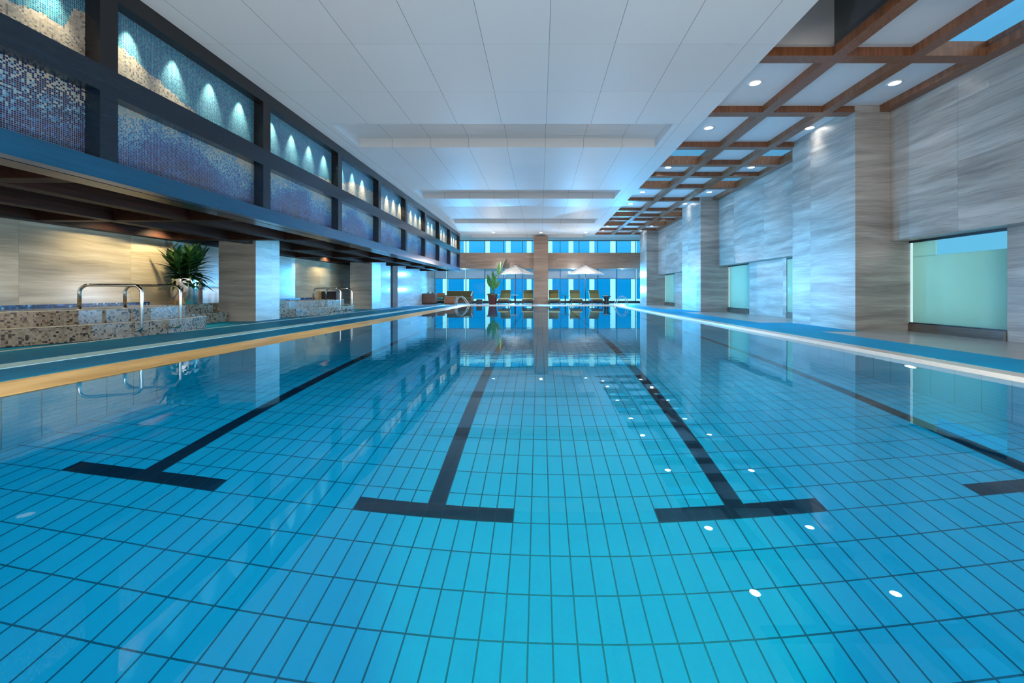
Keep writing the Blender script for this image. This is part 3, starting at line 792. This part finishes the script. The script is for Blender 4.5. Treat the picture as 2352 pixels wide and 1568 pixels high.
# ------------------------------------------------------------------ sofa corner
t = thing('sofa', 'olive two-seat sofa in front of the far windows, left end', 'sofa', (-5.12, 25.9, 0))
MB().box(-.84, .84, -.4, .42, .06, .22).build('base', 'wood_brown', t)
for x in (-.8, .8):
    for y in (-.35, .37): MB().box(x-.03, x+.03, y-.03, y+.03, 0, .06).build('foot', 'black', t)
for x in (-.39, .39):
    MB().box(x-.385, x+.385, -.4, .2, .22, .42).build('seat_cushion', 'olive_dark', t, bevel=.03)
    MB().profx([(.12, .42), (.3, .42), (.4, .80), (.26, .82)], x-.4, x+.4).build('back_cushion', 'olive_dark', t, bevel=.03)
MB().box(-.86, -.79, -.4, .42, .22, .55).build('arm', 'wood_brown', t, bevel=.01); MB().profx([(-.4, .22), (.42, .22), (.42, .8), (.3, .8), (-.4, .5)], .79, .87).build('arm', 'wood_brown', t, bevel=.01)
t = thing('coffee_table', 'orange timber box coffee table in front of the olive sofa', 'table', (-5.37, 24.75, 0))
MB().box(-.36, .36, -.3, .3, .05, .44).build('box', 'wood_orange', t, bevel=.008); MB().box(-.38, .38, -.32, .32, .44, .475).build('top', 'wood_orange', t, bevel=.006)
MB().box(-.32, .32, -.26, .26, 0, .05).build('plinth', 'black', t); MB().box(.36, .368, -.25, .25, .1, .4).build('side_panel', 'pink_top', t)
t = thing('sideboard', 'brown timber sideboard against the left wall, small jars on it', 'sideboard', (-6.62, 24.75, 0))
MB().box(-.39, .36, -.28, .28, .06, .62).build('body', 'wood_brown', t, bevel=.008); MB().box(-.4, .38, -.3, .3, .62, .65).build('top', 'wood_brown', t, bevel=.005)
MB().box(-.36, .33, -.24, .24, 0, .06).build('plinth', 'black', t)
for x in (-.19, .165):
    d = MB().box(x-.168, x+.168, -.295, -.28, .09, .59).build('door', 'wood_brown', t); MB().box(x-.01, x+.01, -.31, -.295, .3, .4).build('handle', 'dark_metal', d)
for i, (x, hh, m, lab) in enumerate(((-6.75, .09, 'black', 'tiny dark jar on the sideboard, nearest the wall'), (-6.62, .07, 'white_frame', 'tiny white jar in the middle of the sideboard top'), (-6.48, .10, 'dark_metal', 'tiny dark jar on the sideboard, at its outer end'))):
    t = thing('jar', lab, 'jar', (x, 24.7, .65), group='jars on the sideboard')
    MB().lathe([(0, 0), (.035, 0), (.038, hh*.7), (.02, hh*.85), (0, hh*.85)], seg=14).build('jar_body', m, t, smooth='auto')
    MB().lathe([(0, hh*.85), (.022, hh*.85), (.022, hh), (0, hh)], seg=14).build('lid', 'steel', t, smooth='auto')
t = thing('armchair', 'timber armchair with a teal seat cushion, between sideboard and coffee table', 'armchair', (-6.3, 25.5, 0))
MB().box(-.3, .3, -.3, .3, .2, .27).build('seat_frame', 'wood_brown', t)
MB().box(-.27, .27, -.32, .22, .27, .42).build('seat_cushion', 'teal_fabric', t, bevel=.03)
MB().profx([(.24, .27), (.3, .27), (.36, .68), (.31, .68)], -.3, .3).build('backrest', 'wood_orange', t)
for x in (-.27, .27):
    for y in (-.26, .26): MB().box(x-.025, x+.025, y-.025, y+.025, 0, .2).build('leg', 'black', t)
t = thing('floor_box', 'small black box on the deck between sofa and red pot', 'box', (-3.66, 24.8, 0))
MB().box(-.17, .17, -.15, .15, .02, .27).build('body', 'black', t, bevel=.01); MB().box(-.18, .18, -.16, .16, .27, .295).build('lid', 'black', t, bevel=.005)
for x in (-.13, .13):
    for y in (-.11, .11): MB().box(x-.02, x+.02, y-.02, y+.02, 0, .02).build('foot', 'black', t)

# ------------------------------------------------------------------ pool ladders
def ladder(loc, rot, label):
    t = thing('pool_ladder', label, 'pool ladder', loc, rot, 'steel pool ladders at the far corners')
    ex, up = Vector((1, 0, 0)), Vector((0, 0, 1))
    for y in (-.26, .26):
        ctl = [(-.36, 0), (-.35, .14), (-.31, .30), (-.24, .43), (-.14, .50), (-.04, .50), (.06, .43), (.17, .30), (.26, .17), (.32, .04), (.35, -.12), (.35, -.5), (.35, -.9)]
        pts = [Vector((a, y, b)) for a, b in ctl]
        MB().tube(pts, .021, 10).build('rail', 'chrome', t, smooth=True)
        MB().lathe([(0, .002), (.045, .002), (.045, .012), (0, .016)], -.36, y, 14).build('flange', 'chrome', t)
    for z in (-.25, -.5, -.75): MB().box(.31, .39, -.25, .25, z-.012, z+.012).build('tread', 'steel', t)
ladder((-4.28, 22.6, .0), 0, 'steel pool ladder in the far left corner, before the sofa')
ladder((4.46, 22.6, .006), PI, 'steel pool ladder in the far right corner of the pool')

# pool lamp in the right pool wall
t = thing('pool_light', 'glowing round underwater lamp in the right pool wall', 'pool light', (XPR, 4.62, -.40))
q = MB(); q.lathe([(0, .004), (.07, .004), (.07, .02), (0, .02)]); o = q.build('lens', 'pool_lamp', t); o.rotation_euler = (0, -PI/2, 0)
q = MB(); q.lathe([(.07, 0), (.11, 0), (.105, .014), (.075, .022), (.07, 0)]); o = q.build('ring', 'chrome', t, smooth=True); o.rotation_euler = (0, -PI/2, 0)
lamp('SPOT', (XPR-.06, 4.62, -.40), 60, (.9, 1, .85), (-1, .3, -.12), spot_size=1.6, spot_blend=.8, shadow_soft_size=.06)

# ------------------------------------------------------------------ light
w = bpy.data.worlds.new('dusk sky'); scn.world = w; w.use_nodes = True
nt = w.node_tree; nt.nodes.clear()
wt = NT.__new__(NT); wt.t = nt
tc = nt.nodes.new('ShaderNodeTexCoord'); wx, wy, wz = wt.xyz(tc.outputs['Generated'])
blue = wt.ramp(wz, [(0, (.16, .58, .82)), (.25, (.14, .52, .88)), (1, (.12, .50, .92))])
back = wt.ramp(wt.math('MULTIPLY', wy, -1.0), [(.15, (0, 0, 0)), (.6, (1, 1, 1))])     # added pale fill in the unseen sky, entering by the open near end
up = wt.ramp(wz, [(.25, (1, 1, 1)), (.6, (0, 0, 0))])
skyc = wt.mix(wt.math('MULTIPLY', back, up), blue, (3.2, 3.0, 2.8))
bg = nt.nodes.new('ShaderNodeBackground'); ow = nt.nodes.new('ShaderNodeOutputWorld')
nt.links.new(skyc, bg.inputs[0]); nt.links.new(bg.outputs[0], ow.inputs[0]); bg.inputs[1].default_value = 1.0

# underwater lighting with added unseen sheet lamps, and added point lamps as room fill
lamp('AREA', (.07, 2.9, ZW-.03), 63, (.5, .88, 1), (0, 0, -1), shape='RECTANGLE', size=8.2, size_y=4.3)
lamp('AREA', (.07, 7.4, ZW-.03), 13, (.5, .88, 1), (0, 0, -1), shape='RECTANGLE', size=8.2, size_y=4.6)
lamp('AREA', (.07, 16.6, ZW-.03), 7, (.5, .88, 1), (0, 0, -1), shape='RECTANGLE', size=8.2, size_y=13.4)
lamp('SPOT', (.33, YP0+.1, -.3), 300, (.02, 1, .42), (.0, 1.05, -1), spot_size=1.25, spot_blend=1, shadow_soft_size=.1)
for y, e in ((2.6, 150), (8, 75), (13.5, 70), (18.5, 110), (22.8, 150)):
    for x in (-2.6, 2.3):
        o = lamp('POINT', (x, y, .8 if y < 22 else 2.3), e, (1, .92, .86), shadow_soft_size=0)
# added unseen blue spots that tint the long walls, piers and columns
for y, e in ((8.8, 520), (12, 1300), (16, 1500), (20, 1300), (23.2, 900)):
    for sx, k in ((1, 1), (-1, .42)):
        o = lamp('SPOT', (-.4-.5*sx, y, .5), e*k, (.045, .50, 1), (sx, 0, .12), spot_size=1.75, spot_blend=1, shadow_soft_size=0)
for x, y, sx, e, a in ((-2.6, 11.0, -1, 1000, .62), (-2.6, 18.6, -1, 1000, .9), (2.0, 9.1, 1, 800, .9), (2.0, 12.8, 1, 800, .95), (2.0, 16.4, 1, 1200, .95)):
    o = lamp('SPOT', (x, y, .5), e, (.045, .50, 1), (sx, 0, .14), spot_size=a, spot_blend=.9, shadow_soft_size=0)
# added unseen blue spots inside the far glazing, boosting its light
for x in (-5, -1.8, 2.2, 5.4):
    for z in (.9, 1.9):
        o = lamp('SPOT', (x, YG-.6, z), 900, (.08, .50, 1), (0, -1, -.12), spot_size=2.2, spot_blend=.6, shadow_soft_size=0)
scn.cycles.max_bounces = 5; scn.cycles.diffuse_bounces = 3; scn.cycles.glossy_bounces = 3; scn.cycles.transmission_bounces = 5
scn.cycles.transparent_max_bounces = 8
scn.cycles.sample_clamp_indirect = 4; scn.cycles.use_denoising = True
scn.cycles.use_adaptive_sampling = True; scn.cycles.adaptive_threshold = .1; scn.cycles.adaptive_min_samples = 12
scn.view_settings.view_transform = 'Standard'; scn.view_settings.look = 'None'
scn.view_settings.exposure = 0; scn.view_settings.gamma = 1
